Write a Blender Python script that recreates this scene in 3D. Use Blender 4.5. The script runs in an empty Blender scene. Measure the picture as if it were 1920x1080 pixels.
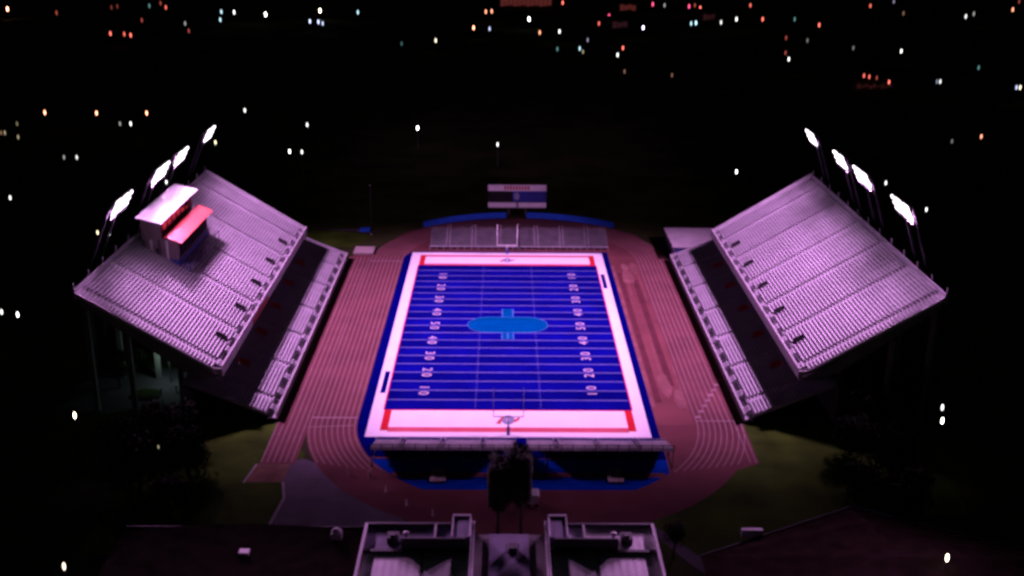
import bpy, bmesh, math, random
from mathutils import Vector, Matrix
random.seed(7)
scene = bpy.context.scene
C = scene.collection
PI = math.pi

# ------------------------------------------------------------------ camera (solved from the field markings)
CAM = Vector((-1.124, -243.795, 95.0886))
PITCH, YAW, ROLL, FPX = 0.337501876, 0.008538368, 0.007963276, 2074.5
_d = Vector((math.sin(YAW) * math.cos(PITCH), math.cos(YAW) * math.cos(PITCH), -math.sin(PITCH)))
_r0 = Vector((math.cos(YAW), -math.sin(YAW), 0)); _u0 = _r0.cross(_d)
_r = _r0 * math.cos(ROLL) + _u0 * math.sin(ROLL); _u = -_r0 * math.sin(ROLL) + _u0 * math.cos(ROLL)
cd = bpy.data.cameras.new('camera'); cam = bpy.data.objects.new('camera', cd); C.objects.link(cam)
cam.matrix_world = Matrix(((_r.x, _u.x, -_d.x, CAM.x), (_r.y, _u.y, -_d.y, CAM.y), (_r.z, _u.z, -_d.z, CAM.z), (0, 0, 0, 1)))
cd.sensor_width = 36; cd.lens = 36 * FPX / 1920; cd.clip_start = 1; cd.clip_end = 6000
scene.camera = cam

def ground(u, v, z=0.0):
    """where the sight line of photo pixel (u, v) meets height z: used to survey positions in the place"""
    w = _d * FPX + _r * (u - 960) + _u * (540 - v)
    t = (z - CAM.z) / w.z
    return CAM + w * t

# ------------------------------------------------------------------ materials
def mat(name, col, rough=0.7, var=0.15, scale=0.6, metal=0.0, emit=None, estr=0.0, spec=0.4, detail=6):
    m = bpy.data.materials.new(name); m.use_nodes = True
    nt = m.node_tree; b = nt.nodes['Principled BSDF']
    b.inputs['Roughness'].default_value = rough; b.inputs['Metallic'].default_value = metal
    b.inputs['Specular IOR Level'].default_value = spec
    b.inputs['Base Color'].default_value = (*col, 1)
    if var > 0:
        tc = nt.nodes.new('ShaderNodeTexCoord'); n = nt.nodes.new('ShaderNodeTexNoise')
        n.inputs['Scale'].default_value = scale; n.inputs['Detail'].default_value = detail
        nt.links.new(tc.outputs['Object'], n.inputs['Vector'])
        mr = nt.nodes.new('ShaderNodeMapRange')
        mr.inputs['From Min'].default_value = 0.3; mr.inputs['From Max'].default_value = 0.7
        mr.inputs['To Min'].default_value = 1 - var; mr.inputs['To Max'].default_value = 1 + var
        nt.links.new(n.outputs['Fac'], mr.inputs['Value'])
        vm = nt.nodes.new('ShaderNodeVectorMath'); vm.operation = 'SCALE'
        vm.inputs[0].default_value = col
        nt.links.new(mr.outputs['Result'], vm.inputs['Scale'])
        nt.links.new(vm.outputs['Vector'], b.inputs['Base Color'])
    if emit:
        b.inputs['Emission Color'].default_value = (*emit, 1); b.inputs['Emission Strength'].default_value = estr
        m.cycles.emission_sampling = 'NONE'
    return m

M = {}
M['earth'] = mat('dark_earth', (0.035, 0.045, 0.014), 0.95, 0.5, 0.05, spec=0.05)
M['lawn'] = mat('lawn', (0.046, 0.092, 0.009), 0.95, 0.45, 0.12, spec=0.05)
M['rough'] = mat('darkened_lawn', (0.028, 0.045, 0.008), 0.95, 0.5, 0.06, spec=0.02)  # lawn beyond the far end, its weak light put into a darker colour
M['dirt'] = mat('brown_dirt', (0.17, 0.10, 0.07), 0.95, 0.35, 0.3, spec=0.05)
M['tan_edge'] = mat('pale_edging', (0.36, 0.33, 0.33), 0.85, 0.2, 0.5, spec=0.1)
M['asphalt'] = mat('asphalt', (0.05, 0.05, 0.052), 0.9, 0.25, 0.3, spec=0.1)
M['paving'] = mat('concrete_paving', (0.10, 0.085, 0.11), 0.85, 0.2, 0.25, spec=0.2)
M['track'] = mat('red_track', (0.146, 0.050, 0.053), 0.85, 0.22, 0.09, spec=0.08)
M['track_dark'] = mat('worn_red_track', (0.10, 0.03, 0.036), 0.85, 0.2, 0.2, spec=0.08)
M['track_line'] = mat('track_line_paint', (0.31, 0.21, 0.22), 0.7, 0.2, 0.3, spec=0.2)
M['infield'] = mat('pink_infield_surface', (0.17, 0.06, 0.06), 0.85, 0.25, 0.08, spec=0.08)
M['runway'] = mat('pale_runway', (0.20, 0.08, 0.078), 0.8, 0.3, 0.25, spec=0.2)
M['fh_roof'] = mat('pale_membrane_roof', (0.36, 0.34, 0.36), 0.8, 0.15, 0.3)
M['sand'] = mat('sand', (0.24, 0.11, 0.105), 0.95, 0.2, 0.5, spec=0.1)
M['apron'] = mat('dark_blue_turf', (0.001, 0.0015, 0.105), 0.9, 0.12, 0.3, spec=0.0)
M['dzone'] = mat('mid_blue_turf', (0.002, 0.045, 0.38), 0.9, 0.15, 0.3, spec=0.0)
M['white_turf'] = mat('white_turf', (0.8, 0.8, 0.8), 0.9, 0.05, 0.2, spec=0.1)
M['line_paint'] = mat('thin_line_paint', (0.12, 0.12, 0.32), 0.9, 0.15, 0.3, spec=0.1)
M['number_paint'] = mat('number_paint', (0.5, 0.42, 0.45), 0.9, 0.1, 0.3, spec=0.1)
M['red_turf'] = mat('red_turf', (0.5, 0.012, 0.02), 0.9, 0.1, 0.3, spec=0.1)
M['pink_turf'] = mat('pale_red_turf', (0.55, 0.10, 0.13), 0.9, 0.1, 0.3, spec=0.1)
M['logo_blue'] = mat('logo_blue', (0.0, 0.062, 0.185), 0.9, 0.08, 0.3, spec=0.0)
M['logo_edge'] = mat('logo_pale_edge', (0.03, 0.12, 0.33), 0.9, 0.08, 0.3, spec=0.1)
M['logo_grey'] = mat('emblem_grey_blue', (0.2, 0.24, 0.34), 0.9, 0.2, 0.8, spec=0.1)
M['logo_red'] = mat('emblem_red', (0.42, 0.1, 0.09), 0.9, 0.2, 0.8, spec=0.1)
M['alu'] = mat('aluminium_bench', (0.50, 0.49, 0.53), 0.5, 0.1, 0.35, spec=0.4)
M['alu_rail'] = mat('aluminium_rail', (0.50, 0.49, 0.51), 0.5, 0.12, 0.4, spec=0.4)
M['tread'] = mat('stepped_deck', (0.37, 0.36, 0.39), 0.8, 0.2, 0.3, spec=0.2)
M['bleacher_bench'] = mat('dimmed_bleacher_bench', (0.3, 0.29, 0.31), 0.6, 0.25, 0.5)  # grey lowered to stand for the dimmer light at the field ends
M['bleacher_board'] = mat('dimmed_bleacher_board', (0.10, 0.095, 0.11), 0.8, 0.3, 0.4, spec=0.2)  # boards darkened likewise for the dimmer light
M['concrete'] = mat('stand_concrete', (0.22, 0.21, 0.21), 0.85, 0.2, 0.3, spec=0.2)
M['steel_dark'] = mat('dark_steel', (0.06, 0.06, 0.065), 0.6, 0.2, 0.5, metal=0.2)
M['steel'] = mat('grey_steel', (0.035, 0.035, 0.04), 0.7, 0.2, 0.5, spec=0.2)
M['opening'] = mat('dark_opening', (0.010, 0.010, 0.012), 0.95, 0, spec=0.05)
M['red_paint'] = mat('red_paint', (0.38, 0.02, 0.02), 0.6, 0.15, 0.5)
M['red_shaded'] = mat('shaded_red_wall', (0.13, 0.006, 0.012), 0.7, 0.15, 0.5)  # red darkened: shade under the press box roof put into the colour
M['blue_paint'] = mat('blue_paint', (0.02, 0.035, 0.20), 0.6, 0.15, 0.5)
M['white_paint'] = mat('white_paint', (0.72, 0.72, 0.72), 0.5, 0.08, 0.4)
M['box_wall'] = mat('press_box_wall', (0.17, 0.13, 0.135), 0.7, 0.15, 0.6)
M['box_roof'] = mat('white_metal_roof', (0.62, 0.62, 0.63), 0.45, 0.06, 0.3)
M['awning'] = mat('red_awning', (0.78, 0.085, 0.065), 0.6, 0.1, 0.6)
M['glass_dark'] = mat('dark_glass', (0.01, 0.012, 0.02), 0.08, 0)
M['fence_blue'] = mat('blue_windscreen', (0.01, 0.10, 0.62), 0.8, 0.12, 0.6)
M['screen_black'] = mat('black_screen', (0.006, 0.006, 0.008), 0.4, 0)
M['panel_blue'] = mat('navy_panel', (0.02, 0.03, 0.22), 0.5, 0.1, 0.6)
M['roof_metal'] = mat('pale_ribbed_roof', (0.74, 0.73, 0.76), 0.45, 0.12, 0.3, metal=0.3)
M['roof_grey'] = mat('grey_membrane_roof', (0.13, 0.12, 0.19), 0.7, 0.25, 0.3)
M['coping'] = mat('pale_coping', (0.5, 0.48, 0.52), 0.5, 0.1, 0.3)
M['wall_dark'] = mat('dark_stucco', (0.12, 0.11, 0.11), 0.85, 0.2, 0.4)
M['roof_brown'] = mat('brown_shingle_roof', (0.021, 0.016, 0.014), 0.95, 0.35, 0.4, spec=0.0)
M['roof_wine'] = mat('dull_red_tile_roof', (0.028, 0.018, 0.016), 0.95, 0.35, 0.4, spec=0.0)
M['bark'] = mat('bark', (0.07, 0.05, 0.035), 0.95, 0.3, 3)
M['leaf'] = mat('leaf', (0.022, 0.032, 0.008), 0.8, 0.4, 0.7, spec=0.15)
M['leaf_dark'] = mat('leaf_dark', (0.012, 0.016, 0.006), 0.85, 0.4, 0.7, spec=0.1)
M['palm_leaf'] = mat('palm_leaf', (0.02, 0.025, 0.012), 0.85, 0.3, 0.9, spec=0.1)
M['post_grey'] = mat('dark_grey_post', (0.10, 0.10, 0.11), 0.6, 0.1, 0.5)
M['tan'] = mat('tan_pad', (0.42, 0.36, 0.33), 0.8, 0.15, 0.8)
M['rubber'] = mat('black_rubber', (0.02, 0.02, 0.02), 0.8, 0)
M['floodlens'] = mat('floodlight_lens', (0.9, 0.9, 0.9), 0.3, 0, emit=(1.0, 0.86, 1.0), estr=5)

def ribbed(m, freq, depth):
    """standing seams: a bump along the sheet"""
    nt = m.node_tree; b = nt.nodes['Principled BSDF']
    tc = nt.nodes.new('ShaderNodeTexCoord'); w = nt.nodes.new('ShaderNodeTexWave')
    w.wave_type = 'BANDS'; w.bands_direction = 'X'; w.inputs['Scale'].default_value = freq; w.inputs['Distortion'].default_value = 0.3
    nt.links.new(tc.outputs['Object'], w.inputs['Vector'])
    bp = nt.nodes.new('ShaderNodeBump'); bp.inputs['Strength'].default_value = depth; bp.inputs['Distance'].default_value = 0.1
    nt.links.new(w.outputs['Fac'], bp.inputs['Height']); nt.links.new(bp.outputs['Normal'], b.inputs['Normal'])
ribbed(M['roof_metal'], 0.3, 0.08)

def turf_material():
    """blue turf: mown bands five yards wide, plus soft noise for uneven light"""
    m = bpy.data.materials.new('blue_turf'); m.use_nodes = True
    nt = m.node_tree; b = nt.nodes['Principled BSDF']; b.inputs['Roughness'].default_value = 0.9
    b.inputs['Specular IOR Level'].default_value = 0.0
    tc = nt.nodes.new('ShaderNodeTexCoord'); sp = nt.nodes.new('ShaderNodeSeparateXYZ')
    nt.links.new(tc.outputs['Object'], sp.inputs[0])
    mm = nt.nodes.new('ShaderNodeMath'); mm.operation = 'MULTIPLY'; mm.inputs[1].default_value = PI / 4.572
    nt.links.new(sp.outputs['Y'], mm.inputs[0])
    sn = nt.nodes.new('ShaderNodeMath'); sn.operation = 'SINE'; nt.links.new(mm.outputs[0], sn.inputs[0])
    st = nt.nodes.new('ShaderNodeMapRange'); st.inputs['From Min'].default_value = -0.15; st.inputs['From Max'].default_value = 0.15
    st.inputs['To Min'].default_value = 0.86; st.inputs['To Max'].default_value = 1.12
    nt.links.new(sn.outputs[0], st.inputs['Value'])
    n = nt.nodes.new('ShaderNodeTexNoise'); n.inputs['Scale'].default_value = 0.12; n.inputs['Detail'].default_value = 8  # soft noise puts uneven light into the turf colour
    nt.links.new(tc.outputs['Object'], n.inputs['Vector'])
    mr = nt.nodes.new('ShaderNodeMapRange'); mr.inputs['From Min'].default_value = 0.3; mr.inputs['From Max'].default_value = 0.7
    mr.inputs['To Min'].default_value = 0.78; mr.inputs['To Max'].default_value = 1.2
    nt.links.new(n.outputs['Fac'], mr.inputs['Value'])
    mu = nt.nodes.new('ShaderNodeMath'); mu.operation = 'MULTIPLY'
    nt.links.new(st.outputs['Result'], mu.inputs[0]); nt.links.new(mr.outputs['Result'], mu.inputs[1])
    vm = nt.nodes.new('ShaderNodeVectorMath'); vm.operation = 'SCALE'; vm.inputs[0].default_value = (0.0022, 0.0022, 0.135)
    nt.links.new(mu.outputs[0], vm.inputs['Scale']); nt.links.new(vm.outputs['Vector'], b.inputs['Base Color'])
    return m
M['turf'] = turf_material()

# ------------------------------------------------------------------ mesh helpers
class MB:
    """collects shapes, then links them as one mesh object"""
    def __init__(self): self.v = []; self.f = []; self.mi = []
    def add(self, vs, fs, k=0):
        n = len(self.v); self.v += [tuple(p) for p in vs]
        self.f += [tuple(i + n for i in f) for f in fs]; self.mi += [k] * len(fs); return self
    def box(self, x0, x1, y0, y1, z0, z1, k=0):
        if x0 > x1: x0, x1 = x1, x0
        if y0 > y1: y0, y1 = y1, y0
        return self.add([(x0, y0, z0), (x1, y0, z0), (x1, y1, z0), (x0, y1, z0), (x0, y0, z1), (x1, y0, z1), (x1, y1, z1), (x0, y1, z1)],
                        [(0, 3, 2, 1), (4, 5, 6, 7), (0, 1, 5, 4), (1, 2, 6, 5), (2, 3, 7, 6), (3, 0, 4, 7)], k)
    def sheet(self, pts, z, k=0):
        a = sum(pts[i][0] * pts[(i + 1) % len(pts)][1] - pts[(i + 1) % len(pts)][0] * pts[i][1] for i in range(len(pts)))
        if a < 0: pts = pts[::-1]
        return self.add([(p[0], p[1], z) for p in pts], [tuple(range(len(pts)))], k)
    def rect(self, x0, x1, y0, y1, z, k=0): return self.sheet([(x0, y0), (x1, y0), (x1, y1), (x0, y1)], z, k)
    def prism(self, pts, z0, z1, k=0):
        n = len(pts)
        vs = [(p[0], p[1], z0) for p in pts] + [(p[0], p[1], z1) for p in pts]
        fs = [tuple(range(n))[::-1], tuple(range(n, 2 * n))] + [(i, (i + 1) % n, n + (i + 1) % n, n + i) for i in range(n)]
        return self.add(vs, fs, k)
    def extrude_y(self, prof, y0, y1, k=0):
        """a closed (x, z) outline carried from y0 to y1"""
        n = len(prof)
        vs = [(p[0], y0, p[1]) for p in prof] + [(p[0], y1, p[1]) for p in prof]
        fs = [tuple(range(n)), tuple(range(n, 2 * n))[::-1]] + [(i, n + i, n + (i + 1) % n, (i + 1) % n) for i in range(n)]
        return self.add(vs, fs, k)
    def tube(self, a, b, r0, r1=None, n=8, k=0):
        if r1 is None: r1 = r0
        a = Vector(a); b = Vector(b); d = (b - a).normalized()
        s = d.cross(Vector((0, 0, 1)) if abs(d.z) < 0.9 else Vector((1, 0, 0))).normalized(); t = d.cross(s)
        vs = []
        for p, r in ((a, r0), (b, r1)):
            for i in range(n):
                q = 2 * PI * i / n; vs.append(p + s * (r * math.cos(q)) + t * (r * math.sin(q)))
        fs = [tuple(range(n)), tuple(range(n, 2 * n))[::-1]] + [(i, n + i, n + (i + 1) % n, (i + 1) % n) for i in range(n)]
        return self.add(vs, fs, k)
    def lathe(self, prof, n=10, k=0, axis='z', at=(0, 0, 0)):
        vs = []; fs = []
        for r, h in prof:
            for i in range(n):
                q = 2 * PI * i / n
                p = (r * math.cos(q), r * math.sin(q), h)
                if axis == 'x': p = (h, p[0], p[1])
                vs.append((p[0] + at[0], p[1] + at[1], p[2] + at[2]))
        for j in range(len(prof) - 1):
            for i in range(n):
                fs.append((j * n + i, j * n + (i + 1) % n, (j + 1) * n + (i + 1) % n, (j + 1) * n + i))
        fs.append(tuple(range(n))[::-1]); fs.append(tuple(range((len(prof) - 1) * n, len(prof) * n)))
        return self.add(vs, fs, k)
    def mesh(self, name, mats, smooth=False, fix=True):
        me = bpy.data.meshes.new(name); me.from_pydata(self.v, [], self.f)
        for m in (mats if isinstance(mats, (list, tuple)) else [mats]): me.materials.append(m)
        for p, k in zip(me.polygons, self.mi): p.material_index = k; p.use_smooth = smooth
        if fix:
            bm = bmesh.new(); bm.from_mesh(me); bmesh.ops.recalc_face_normals(bm, faces=bm.faces); bm.to_mesh(me); bm.free()
        me.update(); return me
    def build(self, name, mats, parent=None, smooth=False, fix=True, label=None):
        o = bpy.data.objects.new(name, self.mesh(name, mats, smooth, fix)); C.objects.link(o)
        if parent is not None: hang(o, parent)
        if label: o['label'] = label
        return o

def origin(o):
    p = Vector(o.location)
    while o.parent is not None: o = o.parent; p += o.location
    return p
def hang(o, parent):
    """parent a part modelled in place under its thing"""
    o.parent = parent; o.location = o.location - origin(parent)
def tag(o, label, cat, group=None):
    o['label'] = label; o['category'] = cat
    if group: o['group'] = group
    return o
def thing(name, label, cat, loc, group=None, rz=0.0):
    o = bpy.data.objects.new(name, None); C.objects.link(o); o.location = loc; o.rotation_euler.z = rz; o.empty_display_size = 0.5
    return tag(o, label, cat, group)
def struct(o, kind='structure'): o['kind'] = kind; return o
def copy_tree(o, parent=None):
    c = o.copy(); C.objects.link(c)
    if parent is not None: c.parent = parent
    for ch in o.children: copy_tree(ch, c)
    return c
def arc(cx, cy, r, a0, a1, n=48):
    return [(cx + r * math.cos(math.radians(a0 + (a1 - a0) * i / n)), cy + r * math.sin(math.radians(a0 + (a1 - a0) * i / n))) for i in range(n + 1)]

# ------------------------------------------------------------------ ground
g = MB(); g.rect(-2600, 2600, -400, 3600, 0.0); struct(g.build('ground', M['earth']))
Z1, Z2, Z3, Z4, Z5, Z6 = 0.012, 0.024, 0.036, 0.048, 0.06, 0.072
lw = MB()
lw.sheet([(-36, -90), (-37, -64), (-44, -52), (-58, -52), (-66, -60), (-66, -97), (-36, -97)], Z1)
lw.sheet([(44, -51.5), (70, -50), (80, -60), (76, -84), (52, -86), (34, -97), (26, -97), (19, -91), (30, -76)], Z1)
lw.sheet([(-45, 62), (-62, 62), (-66, 80), (-52, 80), (-40, 73)], Z1)
struct(lw.build('grass', M['lawn']))
fl_ = MB()
fl_.sheet([(-60, 82), (-75, 120), (-60, 150), (70, 150), (85, 120), (70, 84), (46, 84), (30, 92), (4, 98), (-24, 92), (-40, 82)], Z1)
struct(fl_.build('darkened_grass', M['rough']))  # far lawn in the darkened tone
pv = MB()
pv.sheet([(-39.5, -68), (-38.9, -74.6), (-37.8, -80), (-38.9, -93), (-17.5, -93.5), (-16, -88), (-23, -80), (-27, -72), (-37, -66)], Z1 + 0.006)
pv.sheet([(21.2, -87.4), (23.0, -87.8), (30, -98), (36, -104), (33, -106), (28, -100)], 0.02)
pv.sheet([(-88, -26), (-56, -26), (-56, -44), (-62, -47), (-70, -43), (-78, -48), (-88, -46)], Z1)
pv.sheet([(-66, 80.2), (-42, 80.2), (-40, 77.5), (-66, 81.5)], 0.02)
struct(pv.build('pavement', M['paving']))
dp = MB(); dp.sheet([(-44.6, -68.1), (-38.8, -68.1), (-39.0, -74.6), (-45.4, -74.6)], 0.02); struct(dp.build('dirt_pad', M['dirt']))
kb = MB()
for a, b in (((-38.9, -74.6), (-37.7, -80)), ((-37.7, -80), (-38.9, -93))):
    kb.sheet([(a[0] - 0.25, a[1]), (b[0] - 0.25, b[1]), (b[0] + 0.2, b[1]), (a[0] + 0.2, a[1])], 0.024)
kb.sheet([(-44.95, -68.2), (-44.6, -68.2), (-45.5, -74.8), (-45.85, -74.8)], 0.024)
struct(kb.build('path_edging', M['tan_edge']))

# running track: oval about (3.5, 0), inner radius 32.6
OX, OY, RIN = 3.5, 50.0, 32.6
def oval(r, n=56, top=True):
    return arc(OX, -OY, r, 180, 360, n) + arc(OX, OY, r, 0, 180, n)
tr = MB()
tr.sheet(arc(OX, -OY, 41.9, 180, 360, 56) + arc(OX, OY, 41.9, 0, 30, 10) + arc(OX, OY, 43.4, 35, 145, 40) + arc(OX, OY, 41.9, 150, 180, 10), Z2)
tr.sheet([(-44.3, -68), (-38, -68), (-38, 62), (-44.3, 53)], Z2 + 0.004)
tr.sheet([(36.2, -50.0), (45.3, -50.0), (45.0, -67.2), (40.4, -69.8), (36.0, -74.0)], Z2 + 0.004)
struct(tr.build('running_track', M['track']))
def strip(mb, pts, w, z, k=0, closed=False):
    n = len(pts)
    for i in range(n if closed else n - 1):
        a = Vector(pts[i]); b = Vector(pts[(i + 1) % n]); d = (b - a)
        if d.length < 1e-6: continue
        s = Vector((-d.y, d.x)).normalized() * w / 2
        mb.sheet([tuple(a - s), tuple(b - s), tuple(b + s), tuple(a + s)], z, k)
ll = MB()
for k in range(9):
    r_ = RIN + 0.35 + 1.07 * k
    a_ = math.degrees(math.asin(min(1.0, (20.5 - 0.35 * k) / r_)))
    strip(ll, arc(OX, -OY, r_, 360 - a_, 360, 14) + arc(OX, OY, r_, 0, 180, 56) + arc(OX, -OY, r_, 180, 180 + a_, 14), 0.15, Z3)
for k in range(2): strip(ll, [(44.75 - 1.07 * k, -50), (44.55 - 1.07 * k, -67)], 0.15, Z3 + 0.004)
for k in range(6): strip(ll, [(-38.8 - 1.07 * k, -67.5), (-38.8 - 1.07 * k, 53)], 0.15, Z3 + 0.004)
strip(ll, [(-38.0, -49.4), (-29.2, -49.4)], 0.5, Z4)
strip(ll, [(-38.0, 49.2), (-29.4, 49.2)], 0.5, Z4)
strip(ll, [(-38.2, -53.5), (-29.6, -52.8)], 0.25, Z4)
for k in range(8): strip(ll, [(36.6 + 1.07 * k, -48.5 + 2.55 * k), (37.6 + 1.07 * k, -48.5 + 2.55 * k)], 0.8, Z4)
strip(ll, [(36.3, -50.2), (44.6, -50.2)], 0.3, Z4)
struct(ll.build('track_lines', M['track_line']))
inf = MB(); inf.rect(28.4, 35.9, -52, 54, Z2 + 0.008); struct(inf.build('infield_strip', M['infield']))
rw = MB()
rw.rect(29.6, 30.9, -42, 40, Z3); rw.rect(33.2, 34.6, -34, 34, Z3)
struct(rw.build('jump_runway', M['track_dark']))
def blotch(mb, cx, cy, rx, ry, z, seed, n=22):
    rnd = random.Random(seed)
    mb.sheet([(cx + rx * (1 + rnd.uniform(-.18, .18)) * math.cos(2 * PI * i / n), cy + ry * (1 + rnd.uniform(-.12, .12)) * math.sin(2 * PI * i / n)) for i in range(n)], z)
pt = MB()
pt.rect(28.55, 29.3, -44, 46, Z3)
for x, a, b in ((31.6, 22, 47), (32.4, -40, -10), (35.0, 18, 46), (35.4, -46, -22)): pt.rect(x, x + 0.35, a, b, Z3 + 0.004)
blotch(pt, 32.4, 36.5, 1.5, 5.5, Z4, 4); blotch(pt, 32.6, -33, 1.3, 6.0, Z4, 8); blotch(pt, 34.6, 44, 1.2, 5.0, Z4 + 0.004, 9)
blotch(pt, 34.7, -41, 1.2, 4.0, Z4 + 0.004, 12)
struct(pt.build('jump_pit_surround', M['runway']))
sp = MB()
blotch(sp, 32.2, 44.5, 1.0, 3.0, Z5, 2); blotch(sp, 34.9, -38.5, 0.9, 3.2, Z5, 5); blotch(sp, 31.5, 33.5, 0.8, 2.0, Z5, 6)
struct(sp.build('sand_pit', M['sand']))

# blue apron, D zone and the turf
XL = -29.0
ap = MB()
left = [(-26.0, 58.2), (-27.4, 57.6), (XL, 53.0), (XL, -50)]
lo = [p for p in arc(OX, -OY, RIN - 0.1, 180, 360, 90) if p[1] > -77.0 and p[0] < 0]
ro = [p for p in arc(OX, -OY, RIN - 0.1, 180, 360, 90) if p[1] > -77.0 and p[0] > 0 and p[0] < 28.5 and p[1] < -68]
ap.sheet(left + [p for p in lo if p[1] > -66.0] + [(28.5, -66.0), (28.5, 58.2)], Z3)
struct(ap.build('turf_apron', M['apron']))
dz = MB(); dl = [p for p in lo if p[1] <= -65.0]
dz.sheet([(dl[0][0], -66.0)] + [p for p in dl if p[1] < -66.0] + [(-14.5, -77.0), (21.5, -77.0)] + ro + [(28.5, -66.0)], Z3)
struct(dz.build('end_turf', M['dzone']))
ps = MB(); ps.rect(-20.5, 27.5, -72.6, -71.0, Z4); struct(ps.build('approach_strip', M['track']))

S, GL, EL = 24.384, 45.72, 54.864
fr = MB(); fr.rect(-26.9, 26.9, -57.4, 57.2, Z4); struct(fr.build('field_border', M['white_turf']))
tf = MB(); tf.rect(-S, S, -GL, GL, Z5); struct(tf.build('turf', M['turf']))
rd = MB()
for s in (-1, 1):
    a, b = (GL, EL) if s > 0 else (-EL, -GL)
    for t in (-1, 1): rd.rect(t * 22.9, t * S, min(a, b), max(a, b), Z5 if s < 0 else Z5)
    rd.rect(-S, S, -GL - 0.35, -GL + 0.0, Z5 + 0.004) if s < 0 else rd.rect(-22.9, 22.9, GL, GL + 0.3, Z5)
for t in (-1, 1): rd.rect(t * S, t * (S + 0.25), -GL, GL, Z5)
struct(rd.build('red_field_paint', M['red_turf']))
pk = MB()
pk.rect(-22.9, 22.9, -EL - 0.5, -EL + 1.5, Z5); pk.rect(-22.9, 22.9, EL - 1.6, EL, Z5); pk.rect(-22.9, 22.9, GL + 0.3, GL + 1.5, Z5)
struct(pk.build('pale_red_field_paint', M['pink_turf']))
yl = MB()
for k in range(1, 20): yl.rect(-S, S, -GL + 4.572 * k - 0.17, -GL + 4.572 * k + 0.17, Z6)
for sx in (-6.5, 6.5):
    for k in range(1, 100):
        if k % 5: yl.rect(sx - 0.2, sx + 0.2, -GL + 0.9144 * k - 0.06, -GL + 0.9144 * k + 0.06, Z6)
        else: yl.rect(sx - 0.08, sx + 0.08, -GL + 0.9144 * k - 0.4, -GL + 0.9144 * k + 0.4, Z6 + 0.004)
struct(yl.build('yard_lines', M['line_paint']))

def text_mesh(txt, size, extrude=0.0):
    cu = bpy.data.curves.new('lettering', 'FONT'); cu.body = txt; cu.size = size; cu.align_x = 'CENTER'; cu.align_y = 'CENTER'; cu.extrude = extrude
    cu.resolution_u = 3
    o = bpy.data.objects.new('lettering', cu); C.objects.link(o)
    dg = bpy.context.evaluated_depsgraph_get()
    me = bpy.data.meshes.new_from_object(o.evaluated_get(dg))
    bpy.data.objects.remove(o); bpy.data.curves.remove(cu)
    return me
nm = MB()
for i, t in enumerate(['10', '20', '30', '40', '50', '40', '30', '20', '10']):
    me = text_mesh(' '.join(t), 2.8)
    y = -36.576 + 9.144 * i
    for s in (-1, 1):
        for p in me.polygons:
            vs = [me.vertices[j].co for j in p.vertices]
            # digits read from the sideline: their tops point to midfield
            nm.add([(s * 17.3 - s * v.y * 1.05, y + s * v.x * 1.3, Z6 + 0.012) for v in vs], [tuple(range(len(vs)))], 0)
    bpy.data.meshes.remove(me)
struct(nm.build('yard_numbers', M['number_paint']))
# midfield mark: capsule with upright bars
mk = MB()
def capsule(hx, hy, cy, n=14):
    r = hy
    return [(hx - r + r * math.cos(math.radians(a)), cy + hy * math.sin(math.radians(a))) for a in [-90 + 180 * i / n for i in range(n + 1)]] + \
           [(-hx + r + r * math.cos(math.radians(a)), cy + hy * math.sin(math.radians(a))) for a in [90 + 180 * i / n for i in range(n + 1)]]
mk.sheet(capsule(9.5, 5.1, 0.7), Z6 + 0.008, 0)
mk.rect(-1.3, 1.3, -8.6, 11.2, Z6 + 0.012, 0)
for x in (-1.3, 1.3):
    mk.rect(x - 0.16, x + 0.16, -8.6, -4.0, Z6 + 0.016, 1); mk.rect(x - 0.16, x + 0.16, 5.4, 11.2, Z6 + 0.016, 1)
mk.rect(-0.2, 0.2, -8.4, -4.4, Z6 + 0.016, 1)
strip(mk, capsule(9.5, 5.1, 0.7), 0.18, Z6 + 0.016, 1, closed=True)
struct(mk.build('midfield_mark', [M['logo_blue'], M['logo_edge']]))
em = MB()
for cy, sc in ((-50.1, 1.0), (50.3, 0.9)):
    em.sheet([(1.25 * sc * math.cos(a), cy + 2.1 * sc * math.sin(a)) for a in [2 * PI * i / 20 for i in range(20)]], Z5 + 0.004, 0)
    em.sheet([(0.25 * sc * math.cos(a), cy + 0.8 * sc * math.sin(a)) for a in [2 * PI * i / 16 for i in range(16)]], Z5 + 0.012, 2)
    em.sheet([(-2.4 * sc, cy - 1.7 * sc), (-1.9 * sc, cy - 0.2 * sc), (-1.2 * sc, cy + 1.3 * sc), (-0.7 * sc, cy + 0.9 * sc), (-1.2 * sc, cy - 0.4 * sc), (-1.5 * sc, cy - 1.9 * sc)], Z5 + 0.008, 1)
    em.sheet([(0.9 * sc, cy - 1.2 * sc), (1.6 * sc, cy - 0.9 * sc), (2.3 * sc, cy + 0.3 * sc), (2.2 * sc, cy + 1.2 * sc), (1.5 * sc, cy + 0.5 * sc), (1.1 * sc, cy - 0.2 * sc)], Z5 + 0.008, 1)
struct(em.build('end_zone_emblem', [M['logo_grey'], M['logo_red'], M['white_turf']]))
tb = MB(); tb.rect(-26.1, -25.0, -38.0, -27.0, Z5); tb.rect(25.0, 26.1, 27.0, 38.5, Z5)
struct(tb.build('team_area_marking', M['apron']))

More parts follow.
